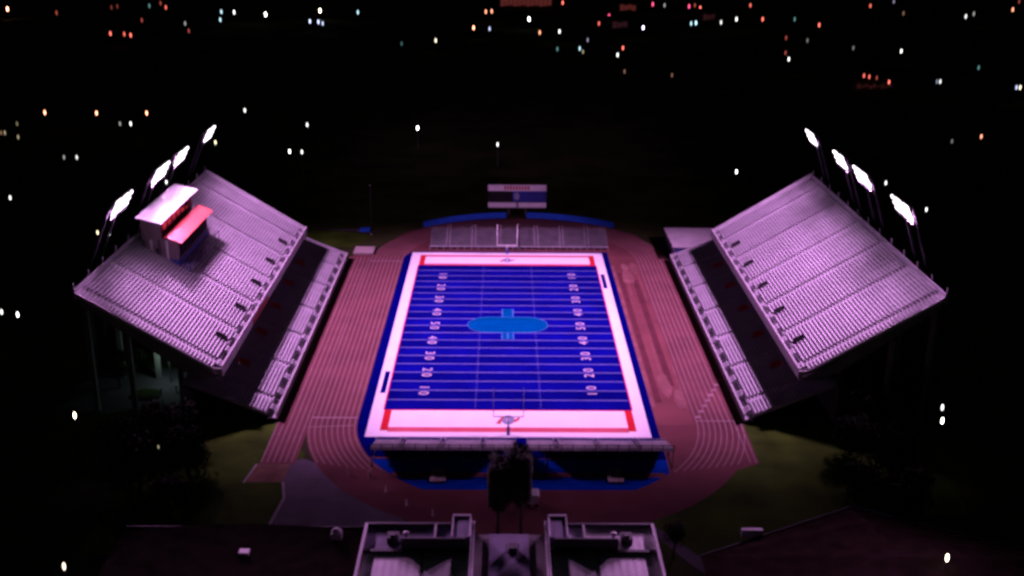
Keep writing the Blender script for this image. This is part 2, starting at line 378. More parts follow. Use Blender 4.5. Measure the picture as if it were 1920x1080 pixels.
# ------------------------------------------------------------------ goal posts
def goal_post(y, face, label):
    t = thing('goal_post', label, 'goal post', (0, y, 0), 'goal posts at the ends of the field')
    pm = M['post_grey'] if face > 0 else M['white_paint']  # near post in a darker tone than the far one
    mb = MB(); mb.tube((0, y - face * 1.6, 0), (0, y - face * 1.6, 2.1), 0.14, n=10)
    pts = [(0, y - face * 1.6, 2.1), (0, y - face * 1.3, 2.75), (0, y, 3.05)]
    for a, b in zip(pts, pts[1:]): mb.tube(a, b, 0.13, n=10)
    mb.build('post', pm, t, True)
    cb = MB(); cb.tube((-2.82, y, 3.05), (2.82, y, 3.05), 0.1); cb.build('crossbar', pm, t, True)
    for s in (-1, 1):
        u = MB(); u.tube((s * 2.82, y, 3.05), (s * 2.82, y, 9.2), 0.07 if face > 0 else 0.09, 0.05 if face > 0 else 0.07); u.build('upright', pm, t, True)
    p = MB(); p.lathe([(0.3, 0.02), (0.3, 1.7)], 10, at=(0, y - face * 1.6, 0)); p.build('base_pad', M['blue_paint'], t)
goal_post(-EL, 1, 'goal post with two uprights at the near end zone, between near bleachers and emblem')
goal_post(EL, -1, 'goal post with two uprights at the far end zone, in front of far bleachers')

# ------------------------------------------------------------------ grandstands
AISLES = [-44.3, -28.0, -11.4, 5.2, 22.6, 39.0]
VOMS = [-34.6, -17.6, -1.2, 15.0, 31.2]
def spans(y0, y1, cuts):
    out = []; a = y0
    for c, w in sorted(cuts):
        if c + w / 2 <= y0 or c - w / 2 >= y1: continue
        if c - w / 2 > a: out.append((a, c - w / 2))
        a = max(a, c + w / 2)
    if a < y1: out.append((a, y1))
    return out
def stepped(s, X0, z0, n, pitch, rise, i0, i1, thick):
    """outline of rows i0..i1 of a stepped deck, with a sloping underside"""
    top = []
    for i in range(i0, i1):
        top += [(s * (X0 + i * pitch), z0 + i * rise), (s * (X0 + (i + 1) * pitch), z0 + i * rise)]
    return top + [(s * (X0 + i1 * pitch), z0 + (i1 - 1) * rise - thick), (s * (X0 + i0 * pitch), z0 + i0 * rise - thick - rise)]

def grandstand(s, label):
    side = 'left' if s < 0 else 'right'
    t = thing('grandstand', label, 'grandstand', (s * 62, 0, 0), 'two-deck grandstands beside the track')
    # -- lower deck
    L0, L1 = -51.0, 50.6
    X0, z0, n, p, r = 46.3, 1.75, 19, 0.82, 0.345
    for name, X0, z0, n, p, r, y0, y1, vr, vw, front, floor in (
            ('lower', 46.3, 1.75, 23, 0.68, 0.285, -51.0, 50.6, (10, 13), 1.5, 44.5, 0.75),
            ('upper', 56.7, 9.75, 38, 0.6445, 0.398, -48.0, 48.0, (1, 4), 1.3, 55.0, 8.55)):
        dk = MB()
        vcut = [(y, vw) for y in VOMS]
        for a, b in spans(y0, y1, vcut): dk.extrude_y(stepped(s, X0, z0, n, p, r, 0, n, 0.35), a, b)
        for y, w in vcut:
            dk.extrude_y(stepped(s, X0, z0, n, p, r, 0, vr[0], 0.35), y - w / 2, y + w / 2)
            dk.extrude_y(stepped(s, X0, z0, n, p, r, vr[1], n, 0.35), y - w / 2, y + w / 2)
        dk.build('%s_deck' % name, M['tread'], t)
        # benches, one part per row
        for i in range(n):
            cuts = [(y, 1.55) for y in AISLES]
            if vr[0] - 1 <= i < vr[1]: cuts += [(y, vw + 0.3) for y in VOMS]
            b = MB()
            xa = X0 + i * p + p * 0.44; zz = z0 + i * r + 0.42
            for a, c in spans(y0 + 0.15, y1 - 0.15, cuts):
                b.box(s * xa, s * (xa + 0.33), a, c, zz - 0.05, zz)
                k = max(1, int((c - a) / 2.2))
                for j in range(k + 1):
                    yy = a + 0.3 + (c - a - 0.6) * j / k
                    b.box(s * (xa + 0.12), s * (xa + 0.19), yy - 0.03, yy + 0.03, zz - 0.42, zz - 0.05)
            b.build('bench', M['alu'], t)
        # front walkway with stairs up to the first row
        w = MB(); w.box(s * (front + 0.14), s * X0, y0, y1, floor - 0.3, floor); w.build('walkway', M['tread'], t)
        k = 14
        for j in range(k):
            yy = y0 + 3.4 + (y1 - y0 - 6.8) * j / (k - 1)
            st = MB(); m = 4; ww = 1.15
            for q in range(m):
                xa = X0 - (m - q) * 0.34
                st.box(s * xa, s * (xa + 0.34), yy - ww, yy + ww, floor + 0.002, floor + (z0 - floor) * (q + 1) / m - 0.01)
            for e in (-1, 1):
                st.tube((s * (X0 - 1.36), yy + e * ww, floor + 0.9), (s * X0, yy + e * ww, z0 + 0.9), 0.04, n=6)
            st.build('stair', M['alu'], t)
        ph = 1.05 if name == 'lower' else 1.65
        pr = MB(); pr.box(s * front, s * (front + 0.13), y0, y1, floor - (0.75 if name == 'lower' else 0.5), floor + ph)
        pr.box(s * (front - 0.06), s * (front + 0.22), y0, y1, floor + ph, floor + ph + 0.08)
        pr.build('front_parapet', M['alu_rail'], t)
        # entrances through the deck
        for y in VOMS:
            e = MB(); xa, xb = X0 + vr[0] * p, X0 + vr[1] * p; za, zb = z0 + vr[0] * r, z0 + vr[1] * r
            for q in (-1, 1):
                e.extrude_y([(s * xa, za - 1.6), (s * xb, za - 1.6), (s * xb, zb + 0.55), (s * xa, za + 0.7)], y + q * vw / 2 - 0.07, y + q * vw / 2 + 0.07, 0)
            e.box(s * (xb - 0.02), s * (xb + 0.12), y - vw / 2 + 0.07, y + vw / 2 - 0.07, za - 1.6, zb + 0.55, 0)
            e.box(s * xa, s * (xb - 0.02), y - vw / 2 + 0.07, y + vw / 2 - 0.07, za - 1.7, za - 1.55, 1)  # black floor sheet gives the opening its shaded look
            e.build('entrance', [M['red_paint'] if name == 'lower' else M['steel'], M['opening']], t)
    # side walls of the upper deck at its far end, and row-end kerb at the near end
    X0, z0, n, p, r = 56.7, 9.75, 38, 0.6445, 0.398
    xe, ze = X0 + n * p, z0 + n * r
    for y, h in ((48.02, 1.15), (-48.18, 0.12)):
        sw = MB(); sw.extrude_y([(s * 55.0, 8.2), (s * xe, ze - 0.8), (s * xe, ze + h), (s * X0, z0 + h - 0.1), (s * 55.0, 9.72)], y, y + 0.16)
        sw.build('side_parapet' if h > 1 else 'end_kerb', M['alu_rail'], t)
    sl = MB()
    sl.extrude_y([(s * 44.5, 0.3), (s * 61.9, 7.2), (s * 61.9, 8.9), (s * 46.3, 2.45), (s * 44.5, 1.9)], 50.62, 50.76)
    sl.build('lower_side_parapet', M['alu_rail'], t)
    bp = MB(); bp.box(s * xe, s * (xe + 0.14), -48.2, 48.2, ze - 1.3, ze + 0.75)
    bp.box(s * (xe - 0.04), s * (xe + 0.2), -48.2, 48.2, ze + 0.75, ze + 0.83); bp.build('back_parapet', M['alu_rail'], t)
    for j in range(13):
        yy = -48 + 8 * j
        q = MB(); q.extrude_y([(s * (xe + 0.21), ze - 1.2), (s * (xe + 0.75), ze - 1.2), (s * (xe + 0.32), ze + 2.0), (s * (xe + 0.21), ze + 2.0)], yy - 0.14, yy + 0.14)
        q.build('buttress', M['alu_rail'], t)
    # rakers and columns below
    for j in range(7):
        yy = -46.5 + 15.5 * j
        rk = MB()
        rk.extrude_y([(s * 55.2, 7.95), (s * 57.0, 8.0), (s * xe, ze - 1.4), (s * xe, ze - 2.9), (s * 62.5, 8.4), (s * 57.0, 7.2)], yy - 0.35, yy + 0.35)
        rk.build('raker_beam', M['concrete'], t)
        for xx, top in ((63.5, 8.9), (73.0, 15.6), (80.4, 21.0)):
            cc = MB(); cc.box(s * (xx - 0.45), s * (xx + 0.45), yy - 0.45, yy + 0.45, 0, top - (0 if xx < 64 else 0)); cc.build('column', M['concrete'], t)
    rw = MB(); rw.box(s * 61.95, s * 62.3, -51, 50.6, 0, 7.6); rw.build('rear_wall', M['concrete'], t)
    ub = MB(); ub.extrude_y([(s * 44.52, 0.0), (s * 44.75, 0.0), (s * 44.75, 0.42), (s * 44.52, 0.42)], -51, 50.6); ub.build('base_kerb', M['concrete'], t)
    return t
gl = grandstand(-1, 'two-deck aluminium grandstand with press box on it, left of the blue field')
gr = grandstand(1, 'two-deck aluminium grandstand without press box, right of the field beside field house')
gr.location.x += 1.0
bn = MB(); bn.box(-54.96, -54.90, -21, -5, 8.1, 9.35)
bo = bn.build('banner', M['red_paint'])
tag(bo, 'red banner hung on the upper deck front of the left grandstand', 'banner')

# ------------------------------------------------------------------ press box
pb = thing('press_box', 'two-storey press box with white roof and red awning on the left upper deck', 'press box', (-75, -1, 19))
y0, y1 = -13.6, 11.2
w = MB(); w.extrude_y([(-79.3, 18.7), (-71.9, 18.7), (-71.9, 24.3), (-73.9, 25.1), (-79.3, 25.1)], y0, y1); w.build('lower_wall', M['box_wall'], pb)
w = MB(); w.box(-79.28, -75.1, y0 + 0.3, y1 - 0.3, 25.103, 28.85); w.build('upper_wall', M['red_shaded'], pb)
w = MB(); w.box(-79.6, -79.31, y0 + 0.3, y1 - 0.3, 21.5, 29.9); w.extrude_y([(-79.5, 25.12), (-75.2, 25.12), (-75.2, 28.9), (-79.5, 30.0)], y0 + 0.05, y0 + 0.29); w.build('side_cladding', M['box_wall'], pb)
w = MB(); w.extrude_y([(-79.9, 30.15), (-74.5, 28.75), (-74.5, 29.0), (-79.9, 30.4)], y0 - 1.7, y1 + 3.6); w.build('roof', M['box_roof'], pb)
w = MB(); w.extrude_y([(-74.38, 25.72), (-70.7, 24.25), (-70.7, 24.45), (-74.38, 25.95)], y0 - 0.9, y1 + 1.2); w.build('awning', M['awning'], pb)
for k in range(8):
    ya = y0 + 1.2 + k * 2.8
    w = MB(); w.box(-71.9, -71.82, ya, ya + 2.6, 20.7, 23.9); f = w.build('window', M['opening'], pb)
    w = MB(); w.box(-71.9, -71.75, ya + 2.62, ya + 2.76, 20.7, 23.9); w.build('mullion', M['steel_dark'], pb)
for k in range(6):
    ya = y0 + 1.4 + k * 3.5
    w = MB(); w.box(-75.1, -75.03, ya, ya + 2.4, 26.5, 28.4); w.build('upper_window', M['glass_dark'], pb)
w = MB(); w.box(-71.86, -71.70, y0 - 0.05, y1 + 0.05, 18.0, 20.3); w.box(-76.3, -71.86, y0 - 0.14, y0 - 0.01, 18.6, 20.5); w.build('base_skirt', M['blue_paint'], pb)
rl = MB(); xr = -69.4
rl.box(xr - 0.05, xr + 0.05, y0 - 0.2, y1 + 0.2, 19.75, 19.86)
rl.box(-71.6, xr, y0 - 0.25, y0 - 0.15, 19.75, 19.9)
for k in range(9):
    yy = y0 - 0.15 + k * (y1 - y0 + 0.3) / 8
    rl.box(xr - 0.04, xr + 0.04, yy - 0.04, yy + 0.04, 17.4, 19.75)
for k in range(4): rl.box(-71.4 + 0.6 * k, -71.28 + 0.6 * k, y0 - 0.26, y0 - 0.14, 18.0, 19.75)
rl.build('railing', M['blue_paint'], pb)
pl = MB(); pl.box(-71.68, xr, y0 - 0.2, y1 + 0.2, 17.75, 17.9); pl.build('platform', M['tread'], pb)
for k in range(4):
    w = MB(); w.box(-79.4 + 1.7 * k, -78.9 + 1.7 * k, y0 - 0.35, y0 - 0.16, 18.5, 25.0); w.build('pilaster', M['alu_rail'] if k % 2 else M['steel_dark'], pb)
dr = MB(); dr.box(-76.6, -75.6, y0 - 0.07, y0 - 0.005, 20.6, 23.0); dr.build('door', M['opening'], pb)
ac = MB(); ac.box(-78.6, -77.2, y0 - 0.9, y0 - 0.35, 21.5, 22.6); ac.build('cooler_unit', M['box_wall'], pb)

# ------------------------------------------------------------------ floodlight towers
def lamp_mesh():
    b = MB()   # a reflector bowl facing +x with a domed lens
    b.lathe([(0.16, -0.45), (0.30, -0.35), (0.50, -0.02), (0.52, 0.0)], 10, 0, 'x')
    b.lathe([(0.49, 0.01), (0.42, 0.16), (0.28, 0.26), (0.10, 0.31)], 10, 1, 'x')
    return b.mesh('floodlamp', [M['steel_dark'], M['floodlens']], True)
LAMP = lamp_mesh()
LIGHTCOL = (0.95, 0.385, 1.0)
BANKS = {-1: [(-28.9, 9.8), (-2.4, 9.6), (14.1, 8.0), (40.5, 7.0)], 1: [(-30.5, 9.8), (-4.2, 9.6), (12.6, 8.0), (38.6, 7.0)]}
def floodlight(s, y, L, aim, label):
    XB = 77.5 if s < 0 else 78.5; ZB = 37.3 if s < 0 else 37.7
    t = thing('floodlight_tower', label, 'floodlight', (s * 85, y, 0), 'floodlight towers behind the grandstands')
    for e in (-1, 1):
        yy = y + e * L * 0.33
        p = MB(); p.tube((s * 85.6, yy, 0), (s * 84.8, yy, 23.5), 0.42, 0.34, 10)
        p.tube((s * 84.8, yy, 23.5), (s * (XB + 0.8), yy, ZB + 1.2), 0.34, 0.22, 10); p.build('pole', M['steel'], t, True)
    til = math.radians(27)
    nx, nz = -s * math.cos(til), -math.sin(til)          # facing direction
    ux, uz = -s * math.sin(til) * -1 * -1, math.cos(til)  # up along the bank
    ux = -s * math.sin(til)
    fr = MB()
    rows, cols = 3, max(7, int(L / 1.05))
    for i in range(rows):
        o = (i - 1) * 1.28
        c = (s * XB + ux * -0 + (ux) * o - nx * 0.55, ZB + uz * o - nz * 0.55)
        fr.tube((c[0], y - L / 2, c[1]), (c[0], y + L / 2, c[1]), 0.09, n=6)
    for j in range(5):
        yy = y - L / 2 + L * j / 4
        fr.tube((s * XB - ux * 1.5 - nx * 0.7, yy, ZB - uz * 1.5 - nz * 0.7), (s * XB + ux * 1.5 - nx * 0.7, yy, ZB + uz * 1.5 - nz * 0.7), 0.07, n=6)
    fr.tube((s * (XB + 0.8), y - L / 2, ZB - 2.1), (s * (XB + 0.8), y + L / 2, ZB - 2.1), 0.1, n=6)
    fr.build('lamp_frame', M['steel_dark'], t)
    tp = origin(t)
    for i in range(rows):
        o = (i - 1) * 1.28
        for j in range(cols):
            if i == 2 and j % 4 == 3: continue
            l = bpy.data.objects.new('floodlamp', LAMP); C.objects.link(l); l.parent = t
            l.location = Vector((s * XB + ux * o, y - L / 2 + (j + 0.5) * L / cols, ZB + uz * o)) - tp
            l.rotation_euler = (0, til, 0) if s < 0 else (0, til, PI)
    # the light the bank throws: an asymmetric sports-floodlight distribution plus an added lobe on the hall roofs
    ld = bpy.data.lights.new('floodlight_beam', 'POINT'); ld.energy = FLOOD_E; ld.color = LIGHTCOL; ld.shadow_soft_size = 1.3
    ld.use_nodes = True; nt = ld.node_tree; em_ = nt.nodes['Emission']
    P = Vector((s * (XB - 1.1), y, ZB - 0.3))
    N = nt.nodes.new
    def math_(op, a, b=None, c=None, clamp=False):
        n = N('ShaderNodeMath'); n.operation = op; n.use_clamp = clamp
        for i, v in enumerate((a, b, c)):
            if v is None: continue
            if isinstance(v, (int, float)): n.inputs[i].default_value = v
            else: nt.links.new(v, n.inputs[i])
        return n.outputs[0]
    ge = N('ShaderNodeNewGeometry'); sx = N('ShaderNodeSeparateXYZ'); nt.links.new(ge.outputs['Incoming'], sx.inputs[0])
    dn = math_('MULTIPLY', sx.outputs['Z'], -1.0)
    nzc = math_('MAXIMUM', dn, 0.2)
    k = math_('DIVIDE', P.z, nzc)
    along = math_('MULTIPLY', math_('MULTIPLY', sx.outputs['X'], -s), k)       # metres thrown towards the field
    gy = math_('ADD', math_('MULTIPLY', sx.outputs['Y'], k), P.y)
    rp = N('ShaderNodeValToRGB'); rp.color_ramp.interpolation = 'EASE'
    stops = [(-16, 0.0), (-8, 0.05), (4, 0.21), (16, 0.44), (26, 0.63), (34, 0.70), (46, 0.66), (62, 0.56), (97, 0.50), (107, 0.09), (114, 0.002), (170, 0.002)]
    els = rp.color_ramp.elements
    while len(els) < len(stops): els.new(0.5)
    for e, (p_, v_) in zip(els, stops): e.position = (p_ + 20) / 200; e.color = (v_, v_, v_, 1)
    nt.links.new(math_('MULTIPLY', math_('ADD', along, 20.0), 1 / 200.0), rp.inputs[0])
    sig = 20.0
    q = math_('DIVIDE', math_('SUBTRACT', gy, aim), sig)
    ay = math_('MAXIMUM', math_('MULTIPLY', gy, -1.0), math_('SUBTRACT', gy, 9.0))
    t0 = math_('DIVIDE', math_('SUBTRACT', ay, 56.0), 32.0, clamp=True)
    edge = math_('SUBTRACT', 1.0, math_('MULTIPLY', math_('MULTIPLY', math_('MULTIPLY', t0, t0), math_('SUBTRACT', 3.0, math_('MULTIPLY', t0, 2.0))), 0.85))
    low = math_('MULTIPLY', math_('DIVIDE', math_('SUBTRACT', math_('MULTIPLY', gy, -1.0), 105.0), 35.0, clamp=True), 0.018)  # extra lobe added to the south to brighten the hall roofs
    fy = math_('EXPONENT', math_('MULTIPLY', math_('MULTIPLY', q, q), -0.5))
    v = math_('ADD', math_('MULTIPLY', rp.outputs[0], math_('ADD', math_('MULTIPLY', math_('MULTIPLY', fy, edge), 0.72), SPILL)), low)
    cut = math_('MULTIPLY', math_('SUBTRACT', dn, 0.02), 8.0, clamp=True)
    I = math_('DIVIDE', math_('MULTIPLY', v, P.z * P.z), math_('POWER', nzc, 3.0))
    nt.links.new(math_('MULTIPLY', I, cut), em_.inputs['Strength'])
    lo_ = bpy.data.objects.new('floodlight_beam', ld); C.objects.link(lo_); lo_.location = P - tp; lo_.parent = t
FLOOD_E = 4 * PI * PI * 2.0
SPILL = 0.008
WORDS = ['nearest', 'second nearest', 'third nearest', 'farthest']
for s in (-1, 1):
    for w_, (y, L), aim in zip(WORDS, BANKS[s], (-41.0, -12.0, 12.0, 41.0)):
        floodlight(s, y, L, aim, 'lit floodlight tower behind the %s grandstand, %s of its row of four' % ('left' if s < 0 else 'right', w_))

# ------------------------------------------------------------------ end bleachers
def bleacher(label, x0, front_y, face):
    """25 m of portable bleacher; rows climb away from the field"""
    t = thing('bleacher', label, 'bleacher', (x0 + 12.5, front_y, 0), 'portable bleachers at the ends of the field')
    W = 25.8; n, p, r, z0 = 10, 0.93, 0.32, 0.65
    sgn = face
    for i in range(n):
        b = MB(); ya = front_y + sgn * (i * p + 0.45); zz = z0 + i * r
        cuts = [(x0 + 5.2, 0.9), (x0 + 12.5, 0.9), (x0 + 19.8, 0.9)]
        for a, c in spans(x0, x0 + W, cuts): b.box(a, c, ya, ya + sgn * 0.32, zz + 0.36, zz + 0.41)
        b.build('bench', M['bleacher_bench'], t)
    d = MB()
    for i in range(n): d.box(x0, x0 + W, front_y + sgn * (i * p + 0.03), front_y + sgn * (i + 0.95) * p, z0 + i * r - 0.05, z0 + i * r)
    ye = front_y + sgn * n * p; ze = z0 + n * r
    for i in range(1, n): d.box(x0, x0 + W, front_y + sgn * i * p - 0.03, front_y + sgn * i * p + 0.025, z0 + (i - 1) * r + 0.004, z0 + i * r - 0.055)  # risers added to block light and blacken the ground beneath
    d.build('foot_and_shade_boards', M['bleacher_board'], t)
    rl = MB()
    rl.box(x0 - 0.05, x0 + W + 0.05, ye - 0.04, ye + 0.04, ze + 0.72, ze + 0.8); rl.box(x0 - 0.05, x0 + W + 0.05, ye - 0.03, ye + 0.03, ze + 0.3, ze + 0.35)
    for k in range(14):
        xx = x0 + W * k / 13; rl.box(xx - 0.05, xx + 0.05, ye - 0.05, ye + 0.05, ze - 0.3, ze + 0.9)
    rl.build('back_railing', M['steel'], t)
    fl = MB()
    fl.box(x0 - 0.05, x0 + W + 0.05, front_y - sgn * 0.12 - 0.04, front_y - sgn * 0.12 + 0.04, 1.0, 1.14)
    for k in range(14):
        xx = x0 + W * k / 13; fl.box(xx - 0.04, xx + 0.04, front_y - sgn * 0.12 - 0.03, front_y - sgn * 0.12 + 0.03, 0, 1.0)
    fl.build('front_railing', M['alu_rail'], t)
    for c in (5.2, 12.5, 19.8):
        ar = MB()
        for e in (-0.42, 0.42): ar.tube((x0 + c + e, front_y, z0 + 0.9), (x0 + c + e, ye, ze + 0.9), 0.045, n=6)
        for k in range(5):
            yy = front_y + sgn * (0.5 + k * 2.0)
            for e in (-0.42, 0.42): ar.box(x0 + c + e - 0.03, x0 + c + e + 0.03, yy - 0.03, yy + 0.03, z0 + (0.5 + k * 2.0) / p * r - 0.1, z0 + 0.9 + (0.5 + k * 2.0) / p * r)
        ar.build('aisle_railing', M['alu_rail'], t)
    fr = MB()
    for k in range(9):
        xx = x0 + 0.1 + (W - 0.2) * k / 8
        fr.box(xx - 0.06, xx + 0.06, ye - sgn * 0.25 - 0.06, ye - sgn * 0.25 + 0.06, 0, ze - 0.35)
        fr.box(xx - 0.06, xx + 0.06, front_y + sgn * 4.5 - 0.06, front_y + sgn * 4.5 + 0.06, 0, z0 + 4.5 / p * r - 0.15)
        fr.box(xx - 0.06, xx + 0.06, min(front_y, ye - sgn * 0.3), max(front_y, ye - sgn * 0.3), 0.06, 0.16)
        fr.tube((xx, front_y + sgn * 0.3, 0.2), (xx, ye - sgn * 0.3, ze - 0.4), 0.05, n=6)
    fr.build('understructure', M['steel_dark'], t)
bleacher('near end bleacher left of the palms, seen from behind', -24.4, -60.1, -1)
bleacher('near end bleacher right of the palms, seen from behind', 3.4, -60.1, -1)
bleacher('far end bleacher left of the scoreboard post, facing the field', -22.2, 60.2, 1)
bleacher('far end bleacher right of the scoreboard post, facing the field', 3.2, 60.2, 1)

# ------------------------------------------------------------------ blue fences, scoreboard, far end
def arc_fence(a0, a1, label):
    pts = arc(OX, OY, 43.6, a0, a1, 26)
    t = thing('fence', label, 'fence', (pts[13][0], pts[13][1], 0), 'blue fences round the far bend')
    sc = MB(); inner = arc(OX, OY, 43.52, a0, a1, 26)
    vs = [(p[0], p[1], 0.15) for p in pts] + [(p[0], p[1], 2.0) for p in pts] + [(p[0], p[1], 0.15) for p in inner] + [(p[0], p[1], 2.0) for p in inner]
    m = len(pts); fs = []
    for i in range(m - 1):
        fs += [(i, i + 1, m + i + 1, m + i), (2 * m + i + 1, 2 * m + i, 3 * m + i, 3 * m + i + 1), (m + i, m + i + 1, 3 * m + i + 1, 3 * m + i), (i + 1, i, 2 * m + i, 2 * m + i + 1)]
    sc.add(vs, fs); sc.build('windscreen', M['fence_blue'], t)
    rr = arc(OX, OY, 43.72, a0, a1, 26)
    for i in range(0, 27, 2):
        q = MB(); q.tube((rr[i][0], rr[i][1], 0), (rr[i][0], rr[i][1], 2.1), 0.06, n=6); q.build('post', M['steel'], t)
arc_fence(95, 132, 'long curved blue fence behind far bleachers, left of the scoreboard gap')
arc_fence(48, 86.5, 'long curved blue fence behind far bleachers, right of the scoreboard gap')

sb = thing('scoreboard', 'wide scoreboard with white bands, black and blue panels beyond the far bend', 'scoreboard', (3.2, 97.5, 0))
x0, x1, yb, zb = -6.0, 12.4, 97.0, 2.35
w = MB(); w.box(x0, x1, yb, yb + 0.8, zb, zb + 7.7); w.build('cabinet', M['steel_dark'], sb)
w = MB(); w.box(x0, x1, yb - 0.08, yb - 0.003, zb + 5.7, zb + 7.7); hd = w.build('header_panel', M['white_paint'], sb)
w = MB()
for k in range(9):
    xx = -0.9 + k * 0.92; w.box(xx, xx + 0.6, yb - 0.12, yb - 0.083, zb + 6.1, zb + 7.35)
w.build('header_lettering', M['logo_red'], hd)
w = MB(); w.box(x0, 1.7, yb - 0.07, yb - 0.003, zb + 2.35, zb + 5.65); w.build('video_panel', M['screen_black'], sb)
w = MB(); w.box(4.4, x1, yb - 0.07, yb - 0.003, zb + 2.1, zb + 5.65); w.build('score_panel', M['panel_blue'], sb)
w = MB(); w.box(1.75, 4.35, yb - 0.07, yb - 0.003, zb + 2.1, zb + 5.65); ep = w.build('emblem_panel', M['panel_blue'], sb)
w = MB(); w.prism([(3.05 + 0.9 * math.cos(a), zb + 4.0 + 1.3 * math.sin(a)) for a in [2 * PI * i / 20 for i in range(20)]], 0, 0.04)
w.v = [(v[0], yb - 0.12 + v[2], v[1]) for v in w.v]; w.build('emblem', M['logo_grey'], ep)
for a, b in ((x0, 3.0), (3.5, x1)):
    w = MB(); w.box(a, b, yb - 0.07, yb - 0.003, zb + 0.35, zb + 1.9); w.build('sponsor_panel', M['white_paint'], sb)
for xx in (0.5, 5.9):
    w = MB(); w.box(xx - 0.3, xx + 0.3, yb + 0.1, yb + 0.7, 0, zb); w.build('post', M['steel_dark'], sb)

m = thing('flagpole', 'tall thin bare pole on the grass beyond the far left bend', 'pole', (-40.6, 75, 0))
w = MB(); w.tube((-40.6, 75, 0), (-40.6, 75, 15), 0.12, 0.06); w.build('shaft', M['steel'], m, True)
w = MB(); w.lathe([(0.02, 15), (0.14, 15.1), (0.14, 15.2), (0.02, 15.3)], 8, at=(-40.6, 75, 0)); w.build('finial', M['alu_rail'], m, True)
w = MB(); w.lathe([(0.4, 0), (0.4, 0.25), (0.15, 0.3)], 10, at=(-40.6, 75, 0)); w.build('base', M['concrete'], m)

def mat_pad(label, x0, x1, y0, y1, h, mm, cat, nm_='landing_mat'):
    t = thing(nm_, label, cat, ((x0 + x1) / 2, (y0 + y1) / 2, 0))
    b = MB(); n = 3
    for i in range(n):
        a = x0 + (x1 - x0) * i / n; b.box(a + 0.02, a + (x1 - x0) / n - 0.02, y0, y1, 0.1, h)
    b.build('cushion', mm, t)
    b = MB(); b.box(x0 - 0.08, x1 + 0.08, y0 - 0.08, y1 + 0.08, 0.045, 0.1); b.build('base_board', M['steel'], t)
mat_pad('pale tan landing mat at the far end of the left straight', -43.6, -37.9, 55.0, 61.0, 0.6, M['tan'], 'mat')
mat_pad('small blue landing mat on the grass beside the tall thin pole', -44.5, -41.5, 77.4, 80.0, 0.8, M['fence_blue'], 'mat')
def pad2(label, xc):
    t = thing('jump_box', label, 'pad', (xc, -72, 0), 'pale pads on the blue end zone')
    b = MB(); b.box(xc - 1.35, xc + 1.35, -71.5, -69.6, 0.06, 0.30); b.build('mat', M['concrete'], t)
    b = MB(); b.box(xc - 1.35, xc + 1.35, -74.6, -72.5, 0.06, 0.35); b.build('mat', M['tan'], t)
    b = MB(); b.box(xc - 1.2, xc + 1.2, -72.46, -71.54, 0.06, 0.14); b.build('board', M['tan'], t)
pad2('pale square pads across the blue end turf, left of the palms', -12.3)
pad2('pale square pads across the blue end turf, right of the palms', 18.6)

for i, (u, v) in enumerate([(655, 890), (693, 892), (723, 922), (762, 948), (811, 967)]):
    p = ground(u, v)
    t = thing('bollard', ['small white bollard at the left end of the row round the near bend', 'second small white bollard from the left on the near bend',
                          'middle small white bollard of five round the near bend', 'fourth small white bollard from the left on the near bend',
                          'small white bollard nearest the palms on the near bend'][i], 'bollard', p, 'bollards round the near bend')
    b = MB(); b.lathe([(0.22, 0), (0.2, 0.1), (0.12, 0.12), (0.11, 1.0)], 10, at=p); b.build('post', M['white_paint'], t, True)
    b = MB(); b.lathe([(0.14, 1.0), (0.14, 1.08), (0.05, 1.14)], 10, at=p); b.build('cap', M['white_paint'], t, True)

ct = thing('utility_cart', 'white box utility cart parked beside the palms behind the end turf', 'cart', (3.9, -81.5, 0))
b = MB(); b.box(2.9, 4.9, -82.6, -80.6, 0.55, 2.0); b.build('body', M['white_paint'], ct)
b = MB(); b.extrude_y([(2.75, 2.02), (5.05, 2.02), (4.8, 2.25), (3.0, 2.25)], -82.8, -80.4); b.build('lid', M['white_paint'], ct)
for xx in (3.2, 4.6):
    for yy in (-82.75, -80.6):
        b = MB(); b.tube((xx, yy, 0.3), (xx, yy + 0.15, 0.3), 0.28, n=14); b.build('wheel', M['rubber'], ct)
b = MB(); b.tube((2.0, -81.6, 0.9), (2.9, -81.6, 0.7), 0.05); b.tube((2.0, -81.9, 0.9), (2.0, -81.3, 0.9), 0.05); b.build('handle', M['white_paint'], ct)

# field house
fh = thing('field_house', 'low flat-roofed blue and white field house at the far end of the right grandstand', 'building', (53, 60.5, 0))
b = MB(); b.box(46.6, 59.6, 51.4, 69.6, 0, 3.7); b.build('wall', M['white_paint'], fh)
b = MB(); b.box(46.2, 60.0, 51.0, 70.0, 3.7, 4.05); b.build('roof', M['fh_roof'], fh)
b = MB(); b.box(46.52, 46.597, 51.4, 69.6, 0.0, 1.5); b.box(46.6, 59.6, 51.32, 51.397, 2.3, 3.6); b.build('blue_band', M['blue_paint'], fh)
for k in range(4):
    b = MB(); b.box(46.54, 46.598, 53.5 + 4.2 * k, 55.0 + 4.2 * k, 1.9, 3.1); b.build('window', M['glass_dark'], fh)
b = MB(); b.box(46.5, 46.596, 67.6, 68.7, 1.51, 3.2); b.build('door', M['steel_dark'], fh)

